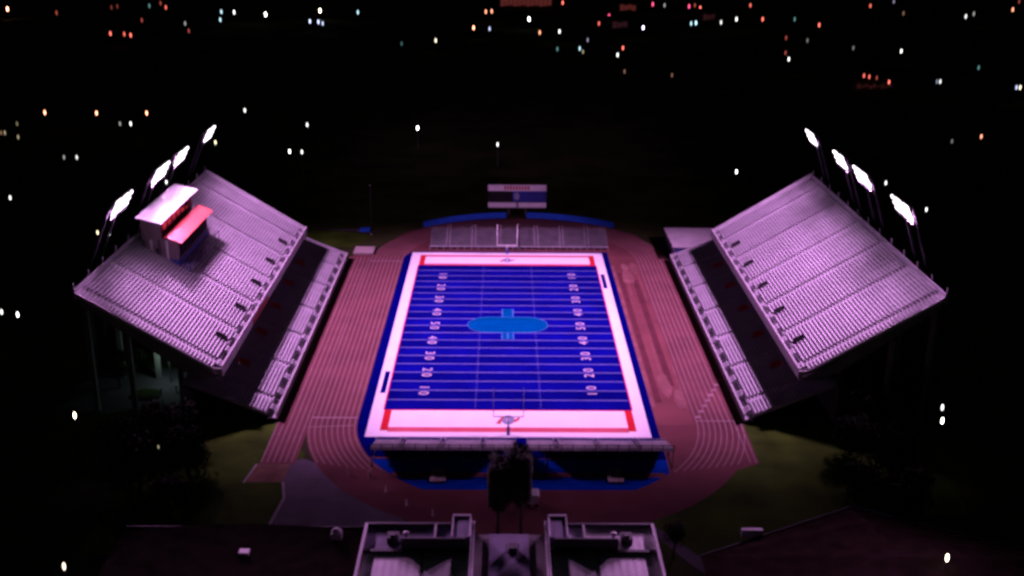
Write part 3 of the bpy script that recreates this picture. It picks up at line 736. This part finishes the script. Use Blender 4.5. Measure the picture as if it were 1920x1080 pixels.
# ------------------------------------------------------------------ near buildings
gy = thing('school_hall', 'flat-roofed hall with two pale wings and raised copings at the bottom middle', 'building', (0, -116, 0))
RZ = 10.0
b = MB(); b.box(-20.3, 20.3, -135, -105.2, 0, RZ - 1.7); b.build('wall', M['wall_dark'], gy)
for s in (-1, 1):
    b = MB(); b.box(s * 5.5, s * 20.3, -111.2, -105.2, RZ - 1.698, RZ); b.build('rear_roof', M['roof_grey'] if s < 0 else M['roof_metal'], gy)
    b = MB(); b.box(s * 5.5, s * 20.3, -135, -111.8, RZ - 1.698, RZ - 0.1); b.build('wing_roof', M['roof_metal'], gy)
    b = MB(); b.box(s * 5.5, s * 20.3, -111.8, -111.2, RZ - 1.69, RZ + 0.25); b.build('cross_parapet', M['steel_dark'], gy)
    b = MB(); b.box(s * 6.2, s * 15.0, -111.19, -110.9, RZ + 0.003, RZ + 1.9); b.build('screen_wall', M['steel_dark'], gy)
    b = MB(); b.box(s * 12.0, s * 12.2, -135, -111.81, RZ - 0.097, RZ + 0.1); b.build('roof_ridge', M['steel_dark'], gy)
    for a, c, d0, d1 in ((5.0, 5.5, -135, -104.6), (20.3, 20.65, -135, -105.2)):
        b = MB(); b.box(s * a, s * c, d0, d1, RZ - 1.69, RZ + 0.6); b.build('parapet', M['wall_dark'], gy)
        b = MB(); b.box(s * (a - 0.02), s * (a + 0.2), d0, d1, RZ + 0.603, RZ + 0.72); b.box(s * (c - 0.18), s * (c + 0.02), d0, d1, RZ + 0.603, RZ + 0.72); b.build('coping', M['coping'], gy)
    b = MB(); b.box(s * 5.5, s * 20.3, -105.2, -104.8, RZ - 1.2, RZ + 0.55); b.build('front_parapet', M['steel_dark'], gy)
    # stair head
    b = MB(); b.box(s * 5.52, s * 8.1, -110.2, -104.79, RZ + 0.003, RZ + 1.5); st = b.build('stair_head', M['roof_grey'], gy)
    b = MB(); b.box(s * 5.5, s * 8.15, -104.95, -104.5, RZ + 1.503, RZ + 1.75); b.box(s * 7.95, s * 8.18, -110.2, -104.96, RZ + 1.503, RZ + 1.7); b.box(s * 5.45, s * 5.68, -110.2, -104.96, RZ + 1.503, RZ + 1.7)
    b.build('stair_coping', M['coping'], st)
    b = MB(); b.box(s * 10.4, s * 10.7, -110.2, -105.4, RZ + 0.003, RZ + 0.65); b.build('divider', M['coping'], gy)
    b = MB(); b.box(s * 15.6, s * 17.2, -109.6, -107.8, RZ + 0.003, RZ + 0.9); b.box(s * 16.0, s * 16.8, -109.2, -108.2, RZ + 0.903, RZ + 1.15); b.build('roof_fan', M['steel_dark'], gy)
    b = MB(); b.lathe([(0.28, RZ), (0.28, RZ + 0.9), (0.4, RZ + 0.92), (0.4, RZ + 1.1), (0.1, RZ + 1.25)], 12, at=(s * 14.6, -108.4, 0)); b.build('vent_pipe', M['alu_rail'], gy, True)
b = MB(); b.box(-4.98, 4.98, -135, -105.2, RZ - 1.697, RZ - 1.2); b.build('middle_roof', M['wall_dark'], gy)
b = MB(); b.box(-2.9, 2.7, -135, -105.6, RZ - 1.197, RZ - 0.85); mr_ = b.build('skylight_strip', M['roof_grey'], gy)
b = MB(); b.box(-0.2, 1.0, -110.8, -109.4, RZ - 0.847, RZ + 0.1); b.build('roof_hatch', M['steel_dark'], mr_)
for xx in (-0.5, 1.2):
    b = MB(); b.tube((xx, -110, RZ - 0.847), (xx, -110, RZ + 0.5), 0.09); b.build('roof_pipe', M['alu_rail'], mr_)

lb = thing('long_building', 'long low building with dull brown roof at the bottom left', 'building', (-40, -108, 0))
b = MB(); b.box(-58, -22.4, -125, -96.6, 0, 4); b.build('wall', M['wall_dark'], lb)
b = MB(); b.extrude_y([(-58.6, 4.0), (-40, 4.9), (-21.8, 4.0), (-21.8, 3.75), (-40, 4.6), (-58.6, 3.75)], -125.5, -96.0); b.build('roof', M['roof_brown'], lb)
b = MB(); b.box(-58.6, -21.8, -95.98, -95.75, 3.5, 4.3); b.build('fascia', M['steel_dark'], lb)
p = ground(458, 1036, 5)
b = MB(); b.box(p.x - 0.7, p.x + 0.7, p.y - 0.6, p.y + 0.6, 4.5, 5.3); b.build('roof_fan', M['white_paint'], lb)
p = ground(631, 1000, 5)
b = MB(); b.box(p.x - 0.8, p.x + 0.8, p.y - 0.6, p.y + 0.6, 4.0, 5.2); b.lathe([(0.6, 5.2), (0.8, 5.5), (0.3, 5.9)], 10, at=(p.x, p.y, 0)); b.build('roof_vent', M['alu_rail'], lb)
for k in range(6):
    b = MB(); b.box(-55 + 5.6 * k, -52.6 + 5.6 * k, -96.6, -96.52, 1.2, 2.8); b.build('window', M['glass_dark'], lb)

rb = thing('gabled_building', 'large building with dull red gabled roof at the bottom right', 'building', (58, -104, 0))
b = MB(); b.prism([(29.5, -103), (55, -91), (80, -104), (80, -130), (29.5, -130)], 0, 3.9); b.build('wall', M['wall_dark'], rb)
b = MB()
b.add([(28.2, -103.4, 4), (54.6, -89.2, 4), (81.5, -104, 4), (81.5, -131, 4), (28.2, -131, 4), (55, -108, 7.2), (55, -131, 7.2), (54.6, -97, 6.2)],
      [(0, 1, 7, 5), (0, 5, 6, 4), (1, 2, 5, 7), (2, 3, 6, 5), (3, 4, 6), (0, 4, 3, 2, 1)]); b.build('roof', M['roof_wine'], rb)
b = MB(); b.tube((28.2, -103.2, 4.0), (54.6, -89.0, 4.0), 0.2, n=6); b.tube((54.6, -89.0, 4.0), (81.5, -103.8, 4.0), 0.2, n=6); b.build('gutter', M['rubber'], rb)
p = ground(1410, 990, 5)
b = MB(); b.box(p.x - 1.6, p.x + 1.6, p.y - 0.5, p.y + 0.2, 3.6, 4.9); b.build('roof_vent', M['alu_rail'], rb)
for k in range(5):
    q = Vector((31.5 + 5 * k, -102.0 + 2.33 * k, 0))
    b = MB(); b.box(q.x, q.x + 1.6, q.y + 0.6, q.y + 0.9, 1.2, 2.6); b.build('window', M['glass_dark'], rb)

# ------------------------------------------------------------------ trees
def foliage(rx, rz, n, leaf, seed, mm):
    rnd = random.Random(seed); b = MB()
    lobes = [(Vector((rnd.uniform(-.55, .55) * rx, rnd.uniform(-.55, .55) * rx, rnd.uniform(-.4, .5) * rz)), rnd.uniform(.38, .62)) for _ in range(11)]
    for i in range(n):
        c, f = rnd.choice(lobes)
        d = Vector((rnd.gauss(0, 1), rnd.gauss(0, 1), rnd.gauss(0, 1))).normalized()
        q = c + Vector((d.x * rx, d.y * rx, d.z * rz)) * f * (rnd.random() ** 0.35)
        a = Vector((rnd.gauss(0, 1), rnd.gauss(0, 1), rnd.gauss(0, .6))).normalized(); e = a.cross(d)
        if e.length < 0.05: continue
        e.normalize(); l = leaf * rnd.uniform(.6, 1.4)
        b.add([q - a * l, q + e * l * .5, q + a * l, q - e * l * .5], [(0, 1, 2, 3)])
    return b.mesh('crown', mm, fix=False)
CROWNS = [foliage(1, 0.85, 2600, 0.07, 3, M['leaf_dark']), foliage(1, 1.1, 2400, 0.07, 5, M['leaf_dark']), foliage(1, 0.8, 2600, 0.065, 9, M['leaf'])]
def tree(x, y, r, h, kind, label):
    t = thing('tree', label, 'tree', (x, y, 0), 'dark trees round the stadium')
    b = MB(); rnd = random.Random(int(x * 7 + y))
    b.tube((0, 0, 0), (0.1, 0, h * .45), 0.05 * r + .12, 0.04 * r + .07)
    for k in range(6):
        a = k * 1.05 + rnd.random(); b.tube((0.1, 0, h * (.38 + .03 * k)), (r * .55 * math.cos(a), r * .55 * math.sin(a), h * (.62 + .05 * k)), 0.03 * r + .04, 0.03, 6)
    o = b.build('trunk', M['bark']); o.parent = t
    c = bpy.data.objects.new('crown', CROWNS[kind]); C.objects.link(c); c.parent = t
    c.location = (0, 0, h - r * .75); c.scale = (r, r, r); c.rotation_euler.z = rnd.random() * 6
    return t
TREES = [(320, 825, 5.5, 9, 0, 'broad dark tree in front of the left grandstand end, nearest the paved yard'),
         (352, 880, 4.5, 8, 1, 'dark tree on the left lawn, right of the broadest tree'),
         (262, 905, 5, 9, 1, 'dark tree above the left corner of the long brown roof'),
         (318, 950, 3.6, 6.5, 0, 'small dark tree against the back of the long brown roof'),
         (225, 850, 4.5, 8, 0, 'dark tree at the left edge of the lawn by the yard lamp'),
         (225, 720, 4, 8, 2, 'greenish tree under the left grandstand corner, leftmost by the yard'),
         (275, 690, 3.2, 7, 2, 'greenish small tree among the columns under the left upper deck'),
         (1592, 845, 4.6, 8, 0, 'dark tree at the edge of the right lawn below the grandstand corner'),
         (1630, 800, 5, 9, 0, 'dark tree behind the right lawn, beside the grandstand end wall'),
         (1668, 895, 5, 9, 1, 'dark tree at the right edge of the right lawn'),
         (1612, 935, 4, 7, 1, 'dark tree above the peak of the red gabled roof'),
         (1700, 960, 5, 8, 0, 'dark tree right of the red gabled roof'),
         (1262, 1040, 1.9, 6, 1, 'narrow dark tree on the diagonal path beside the hall')]
for u, v, r, h, k, l in TREES:
    p = ground(u, v + 8); tree(p.x, p.y, r, h, k, l)

def palm(x, y, h, tuft, label):
    lean = -0.45 * (1 if x > 0 else -1)
    t = thing('palm_tree', label, 'palm tree', (x, y, 0), 'palms behind the near bleachers')
    b = MB(); n = 10
    for i in range(n): b.tube((lean * (i / n) ** 2, 0, h * i / n), (lean * ((i + 1) / n) ** 2, 0, h * (i + 1) / n), 0.34 - .012 * i, 0.33 - .012 * i, 10)
    o = b.build('trunk', M['bark']); o.parent = t
    rnd = random.Random(int(h * 10)); b = MB()
    for i in range(1300):       # hanging skirt of dead fronds
        a = rnd.random() * 2 * PI; zz = h - rnd.random() * 6.4; r = 0.5 + 1.6 * (rnd.random() ** .5) * (0.75 + .25 * (zz - h + 6.4) / 6.4)
        p = Vector((lean * (zz / h) ** 2 + r * math.cos(a), r * math.sin(a), zz)); s = Vector((-math.sin(a), math.cos(a), 0)) * rnd.uniform(.08, .2); d = Vector((.1 * math.cos(a), .1 * math.sin(a), -rnd.uniform(.9, 1.9)))
        b.add([p - s, p + s, p + s * .4 + d, p - s * .4 + d], [(0, 1, 2, 3)])
    o = b.build('skirt', M['palm_leaf'], fix=False); o.parent = t
    b = MB()
    for i in range(tuft):      # fan fronds
        a = rnd.random() * 2 * PI; el = rnd.uniform(-.5, 1.2); L = rnd.uniform(1.5, 2.7)
        d = Vector((math.cos(a) * math.cos(el), math.sin(a) * math.cos(el), math.sin(el))); s = Vector((-math.sin(a), math.cos(a), 0)); up = d.cross(s)
        c = Vector((lean, 0, h + .2)); e = c + d * L * .55
        for j in range(7):
            q = (j - 3) * .33; f = (d * math.cos(q) + s * math.sin(q)).normalized()
            tip = e + f * L * .5 - Vector((0, 0, .25 * abs(q))); sd = f.cross(up).normalized() * .09
            b.add([e - sd, tip, e + sd], [(0, 1, 2)])
        b.tube(c, e, .03, .02, 4)
    o = b.build('crown', M['palm_leaf'], fix=False); o.parent = t
palm(-1.8, -96, 15.4, 46, 'shorter left palm of the dark pair behind the near bleachers')
palm(1.8, -96, 16.6, 60, 'taller right palm of the dark pair behind the near bleachers')

# paved yard below the left grandstand: its lamp and planter
pl_ = thing('planter', 'dark oval planter bed in the dimly lit yard under the left grandstand', 'planter', (-73, -39.5, 0))
b = MB(); b.prism([(-73 + 3.0 * math.cos(a), -39.5 + 2.2 * math.sin(a)) for a in [2 * PI * i / 24 for i in range(24)]], 0.01, 0.5); b.build('kerb', M['wall_dark'], pl_)
b = MB(); b.prism([(-73 + 2.7 * math.cos(a), -39.5 + 1.9 * math.sin(a)) for a in [2 * PI * i / 24 for i in range(24)]], 0.5, 0.62); b.build('soil', M['earth'], pl_)
for i, (u, v) in enumerate([(303, 738), (331, 733), (352, 742)]):
    p = ground(u, v)
    t = thing('yard_post', ['pale guard post at the left of the trio in the yard', 'pale guard post in the middle of the trio in the yard', 'pale guard post at the right of the trio in the yard'][i], 'post', p, 'guard posts in the yard under the left stand')
    b = MB(); b.lathe([(0.2, 0), (0.2, 1.3), (0.12, 1.42)], 10, at=p); b.build('shaft', M['white_paint'], t, True)
    b = MB(); b.lathe([(0.215, 0.9), (0.215, 1.1)], 10, at=p); b.build('stripe', M['blue_paint'], t, True)
yl_ = thing('yard_lamp', 'greenish yard lamp on a column under the left upper deck', 'lamp', (-70, -33, 0))
b = MB(); b.tube((-70, -33, 0), (-70, -33, 6.0), 0.1, 0.07); b.build('pole', M['steel_dark'], yl_)
M['yardglow'] = mat('yard_lamp_glass', (0.8, 0.9, 0.8), 0.4, 0, emit=(0.6, 1.0, 0.8), estr=2.0)
b = MB(); b.lathe([(0.12, 6.0), (0.28, 6.05), (0.3, 6.3), (0.1, 6.4)], 10, at=(-70, -33, 0)); b.build('lamp_head', M['yardglow'], yl_, True)
ld = bpy.data.lights.new('yard_lamp_bulb', 'POINT'); ld.energy = 330; ld.color = (0.66, 1.0, 0.86); ld.shadow_soft_size = 0.3
lo_ = bpy.data.objects.new('yard_lamp_bulb', ld); C.objects.link(lo_); lo_.location = (0, -0.6, 5.7); lo_.parent = yl_

# ------------------------------------------------------------------ the town's lamps
COL = {'red': (1.0, 0.16, 0.12), 'orange': (1.0, 0.36, 0.2), 'crimson': (1.0, 0.08, 0.22), 'white': (0.95, 1.0, 0.95), 'warm': (1.0, 0.86, 0.6),
       'cyan': (0.55, 0.9, 1.0), 'blue': (0.6, 0.68, 1.0), 'lavender': (0.8, 0.68, 1.0), 'teal': (0.25, 0.7, 0.65), 'yellow': (0.95, 0.85, 0.5), 'brown': (0.6, 0.3, 0.18)}
LM = {}
def lampmat(c, b):
    if (c, b) not in LM: LM[(c, b)] = mat('lamp_%s_%s' % (c, str(b).replace('.', '_')), (0.8, 0.8, 0.8), 0.4, 0, emit=COL[c], estr=b)
    return LM[(c, b)]
D, Mi, B = 0.5, 3.0, 12.0     # dim, middling, bright
LAMPS = [
 (14, 17, 'orange', B), (106, 24, 'red', D), (209, 14, 'red', D * .5), (220, 12, 'red', D * .5), (266, 38, 'red', D), (301, 6, 'red', D), (311, 14, 'red', Mi * .6), (280, 11, 'teal', D),
 (207, 63, 'red', Mi), (233, 64, 'red', Mi * .6), (245, 66, 'red', Mi), (347, 44, 'white', D), (354, 58, 'red', D), (415, 22, 'cyan', Mi * .6), (413, 37, 'cyan', Mi * .6), (439, 23, 'white', Mi),
 (498, 27, 'white', B), (600, 20, 'warm', B), (581, 40, 'blue', Mi), (597, 41, 'blue', Mi), (605, 44, 'blue', Mi * .6),
 (671, 23, 'cyan', Mi * .6), (753, 82, 'teal', D * .5), (817, 76, 'warm', Mi), (888, 52, 'orange', B * .6), (911, 22, 'orange', Mi), (922, 21, 'orange', Mi), (918, 54, 'blue', Mi * .6),
 (992, 36, 'white', B), (1012, 61, 'orange', Mi), (1049, 59, 'white', Mi), (1045, 92, 'teal', D), (1055, 5, 'red', Mi), (1087, 91, 'cyan', Mi * .6), (1093, 97, 'yellow', D), (1102, 75, 'lavender', D),
 (1123, 44, 'red', Mi * .6), (1142, 30, 'crimson', Mi), (1158, 103, 'white', Mi), (1168, 90, 'red', Mi), (1171, 134, 'brown', D), (1206, 52, 'lavender', B * .6), (1224, 8, 'crimson', Mi), (1246, 10, 'white', D), (1260, 141, 'brown', D),
 (1292, 12, 'crimson', Mi), (1303, 10, 'red', D), (1313, 15, 'red', Mi), (1296, 44, 'cyan', Mi * .6), (1305, 43, 'cyan', Mi), (1352, 42, 'white', Mi * .6), (1381, 36, 'white', Mi), (1407, 10, 'red', Mi * .6), (1430, 36, 'red', Mi),
 (1474, 71, 'red', D), (1473, 99, 'red', D), (1479, 111, 'white', Mi), (1490, 36, 'teal', D), (1514, 76, 'white', D * .5), (1536, 47, 'red', Mi), (1600, 90, 'white', D * .5), (1632, 11, 'red', Mi * .6), (1676, 3, 'lavender', D),
 (1694, 25, 'brown', D), (1690, 96, 'white', Mi), (1620, 142, 'red', Mi * .6), (1630, 144, 'red', Mi * .6), (1644, 146, 'red', D), (1667, 154, 'red', Mi), (1757, 153, 'blue', D), (1763, 153, 'white', Mi * .6), (1811, 31, 'white', Mi * .6),
 (1826, 26, 'white', D), (1835, 127, 'teal', D), (1899, 18, 'orange', Mi), (1911, 3, 'red', D), (1906, 164, 'blue', Mi * .6), (1913, 164, 'warm', Mi),
 (84, 211, 'orange', B * .6), (181, 212, 'orange', B * .6), (275, 212, 'orange', B * .6), (225, 232, 'white', D), (245, 232, 'white', Mi), (32, 232, 'yellow', D * .5), (9, 249, 'yellow', D), (2, 249, 'brown', D), (34, 257, 'yellow', D),
 (120, 295, 'white', D), (144, 295, 'white', Mi * .6), (19, 371, 'white', Mi), (459, 207, 'white', Mi), (576, 234, 'white', Mi), (543, 284, 'white', B * .6), (566, 285, 'white', Mi), (404, 267, 'yellow', Mi), (312, 342, 'white', Mi),
 (183, 436, 'yellow', Mi), (205, 438, 'white', Mi), (783, 240, 'white', B), (933, 271, 'white', Mi), (1381, 322, 'white', B * .6), (1661, 343, 'white', Mi), (1737, 393, 'white', Mi), (1840, 256, 'orange', Mi), (1785, 265, 'white', D * .5),
 (3, 585, 'white', Mi), (33, 590, 'white', B * .6), (140, 779, 'warm', B), (120, 1062, 'warm', Mi), (1767, 764, 'white', Mi), (1767, 789, 'white', B), (1776, 1046, 'warm', B), (297, 838, 'yellow', D)]
def zone(u, v):
    if v < 180: return 'far left town' if u < 640 else ('far middle town' if u < 1280 else 'far right town')
    if v < 460:
        if u < 640: return 'dark area behind left grandstand'
        return 'dark field beyond the scoreboard' if u < 1400 else 'dark area behind right grandstand'
    return 'dark ground at the left edge' if u < 640 else 'dark ground at the right edge'
ORD = ['first', 'second', 'third', 'fourth', 'fifth', 'sixth', 'seventh', 'eighth', 'ninth', 'tenth', 'eleventh', 'twelfth', 'thirteenth', 'fourteenth', 'fifteenth', 'sixteenth', 'seventeenth', 'eighteenth']
NAME = {'white': 'white', 'warm': 'warm white', 'crimson': 'crimson', 'brown': 'dull brown', 'blue': 'pale blue', 'cyan': 'pale cyan'}
groups = {}
for L in LAMPS: groups.setdefault((zone(L[0], L[1]), L[2]), []).append(L)
for k in groups: groups[k].sort()
pole_me = {}; head_me = {}
def lamp_parts(kind, m):
    if kind not in pole_me:
        b = MB(); b.tube((0, 0, 0), (0, 0, 7.4), 0.11, 0.07, 6); b.tube((0, 0, 0), (0, 0, 0.5), 0.2, 0.16, 6); pole_me[kind] = b.mesh('pole', M['steel_dark'])
    if m.name not in head_me:
        b = MB(); b.lathe([(0.15, -1.0), (0.42, -0.75), (0.62, -0.2), (0.62, 0.25), (0.4, 0.8), (0.12, 1.05)], 10); head_me[m.name] = b.mesh('lamp_head', m, True)
    return pole_me[kind], head_me[m.name]
HZ = 8.2
for L in LAMPS:
    u, v, c, bri = L
    zn = zone(u, v); row = groups[(zn, c)]; n = len(row); i = row.index(L)
    word = NAME.get(c, c); dim = 'dim ' if bri <= D else ('bright ' if bri > 7 else '')
    if len(('x x street lamp, ' + ORD[min(i, 17)] + ' x from left in the ' + zn + ' ' + dim + word).split()) > 17: dim = ''
    if n == 1: lab = '%s%s street lamp, only %s one in the %s' % (dim, word, word, zn)
    elif i == 0: lab = '%s%s street lamp, leftmost %s in the %s' % (dim, word, word, zn)
    elif i == n - 1: lab = '%s%s street lamp, rightmost %s in the %s' % (dim, word, word, zn)
    else: lab = '%s%s street lamp, %s %s from left in the %s' % (dim, word, ORD[i], word, zn)
    p = ground(u, v, HZ)
    sc = min(1.9, max(0.62, (p - CAM).length / 520))
    if u == 297: sc = 0.35
    t = thing('street_lamp', lab, 'street lamp', (p.x, p.y, 0), 'street lamps shining in the dark town')
    pm, hm = lamp_parts('pole', lampmat(c, round(bri, 2)))
    for nme, me in (('pole', pm), ('lamp_head', hm)):
        o = bpy.data.objects.new(nme, me); C.objects.link(o); o.parent = t
        if nme == 'lamp_head': o.location.z = HZ; o.scale = (sc * 0.5, sc * 0.5, sc * 0.95)  # heads stretched tall and enlarged with distance to imitate glare

# lit shop fronts far off at the top of the frame
def shopfront(u0, u1, v, wv, label, bri, n):
    a, b_ = ground(u0, v), ground(u1, v); y = (a.y + b_.y) / 2; x0, x1 = a.x, b_.x
    t = thing('shop_building', label, 'building', ((x0 + x1) / 2, y + 10, 0), 'lit shop buildings in the far town')
    b = MB(); b.box(x0 - 2, x1 + 2, y, y + 22, 0, wv + 2); b.build('wall', M['wall_dark'], t)
    b = MB(); b.box(x0 - 2.4, x1 + 2.4, y - 0.6, y + 22.4, wv + 2.003, wv + 2.5); b.build('roof', M['roof_brown'], t)
    key = ('red', bri)
    for k in range(n):
        xa = x0 + (x1 - x0) * k / n
        b = MB(); b.box(xa + 0.15, xa + (x1 - x0) / n - 0.15, y - 0.12, y - 0.01, 1.0 + (k % 3) * 0.5, wv - (k % 2) * 0.8); b.build('window', lampmat('red', bri), t)
shopfront(938, 1034, 14, 9.0, 'long shop building with a row of dull red windows in the far middle town', 0.07, 12)
shopfront(1162, 1192, 22, 6.5, 'short shop building with dull orange red windows right of the crimson lamp', 0.06, 4)
shopfront(1606, 1672, 170, 3.5, 'low added building whose red panes stand for road glow below four red lamps', 0.010, 9)  # glowing panes stand in for dim red glow on a road
shopfront(1148, 1176, 55, 6.0, 'small dim red fronted shop below the crimson lamp', 0.016, 3)
shopfront(1318, 1340, 40, 6.0, 'small dim red fronted shop beside the pale cyan lamps', 0.016, 3)
rt = MB(); p = ground(1840, 262); q = ground(1905, 275)
rt.sheet([(p.x, p.y), (p.x + 1.5, p.y + 12), (q.x + 40, q.y - 20), (q.x + 40, q.y - 34)], Z1); struct(rt.build('road', M['asphalt']))

# ------------------------------------------------------------------ night sky, added faint sun, render settings
wd = bpy.data.worlds.new('World'); scene.world = wd; wd.use_nodes = True
nt = wd.node_tree; bg = nt.nodes['Background']
sky = nt.nodes.new('ShaderNodeTexSky'); sky.sky_type = 'NISHITA'; sky.sun_disc = False
sky.sun_elevation = math.radians(-4); sky.sun_rotation = math.radians(200)
nt.links.new(sky.outputs[0], bg.inputs['Color']); bg.inputs['Strength'].default_value = 0.06
sun = bpy.data.lights.new('faint_fill_sun', 'SUN'); sun.energy = 0.004; sun.angle = math.radians(0.5); sun.color = (0.8, 0.88, 1.0)  # very faint directional fill, added without a known source
so = bpy.data.objects.new('faint_fill_sun', sun); C.objects.link(so); so.rotation_euler = (math.radians(50), 0, math.radians(200))
scene.view_settings.view_transform = 'Standard'; scene.view_settings.look = 'None'
scene.view_settings.exposure = 0; scene.view_settings.gamma = 1
scene.render.engine = 'CYCLES'
scene.cycles.pixel_filter_type = 'BLACKMAN_HARRIS'; scene.cycles.filter_width = 3.0
scene.cycles.max_bounces = 4; scene.cycles.diffuse_bounces = 2; scene.cycles.glossy_bounces = 2
scene.cycles.sample_clamp_indirect = 3
scene.cycles.use_denoising = True
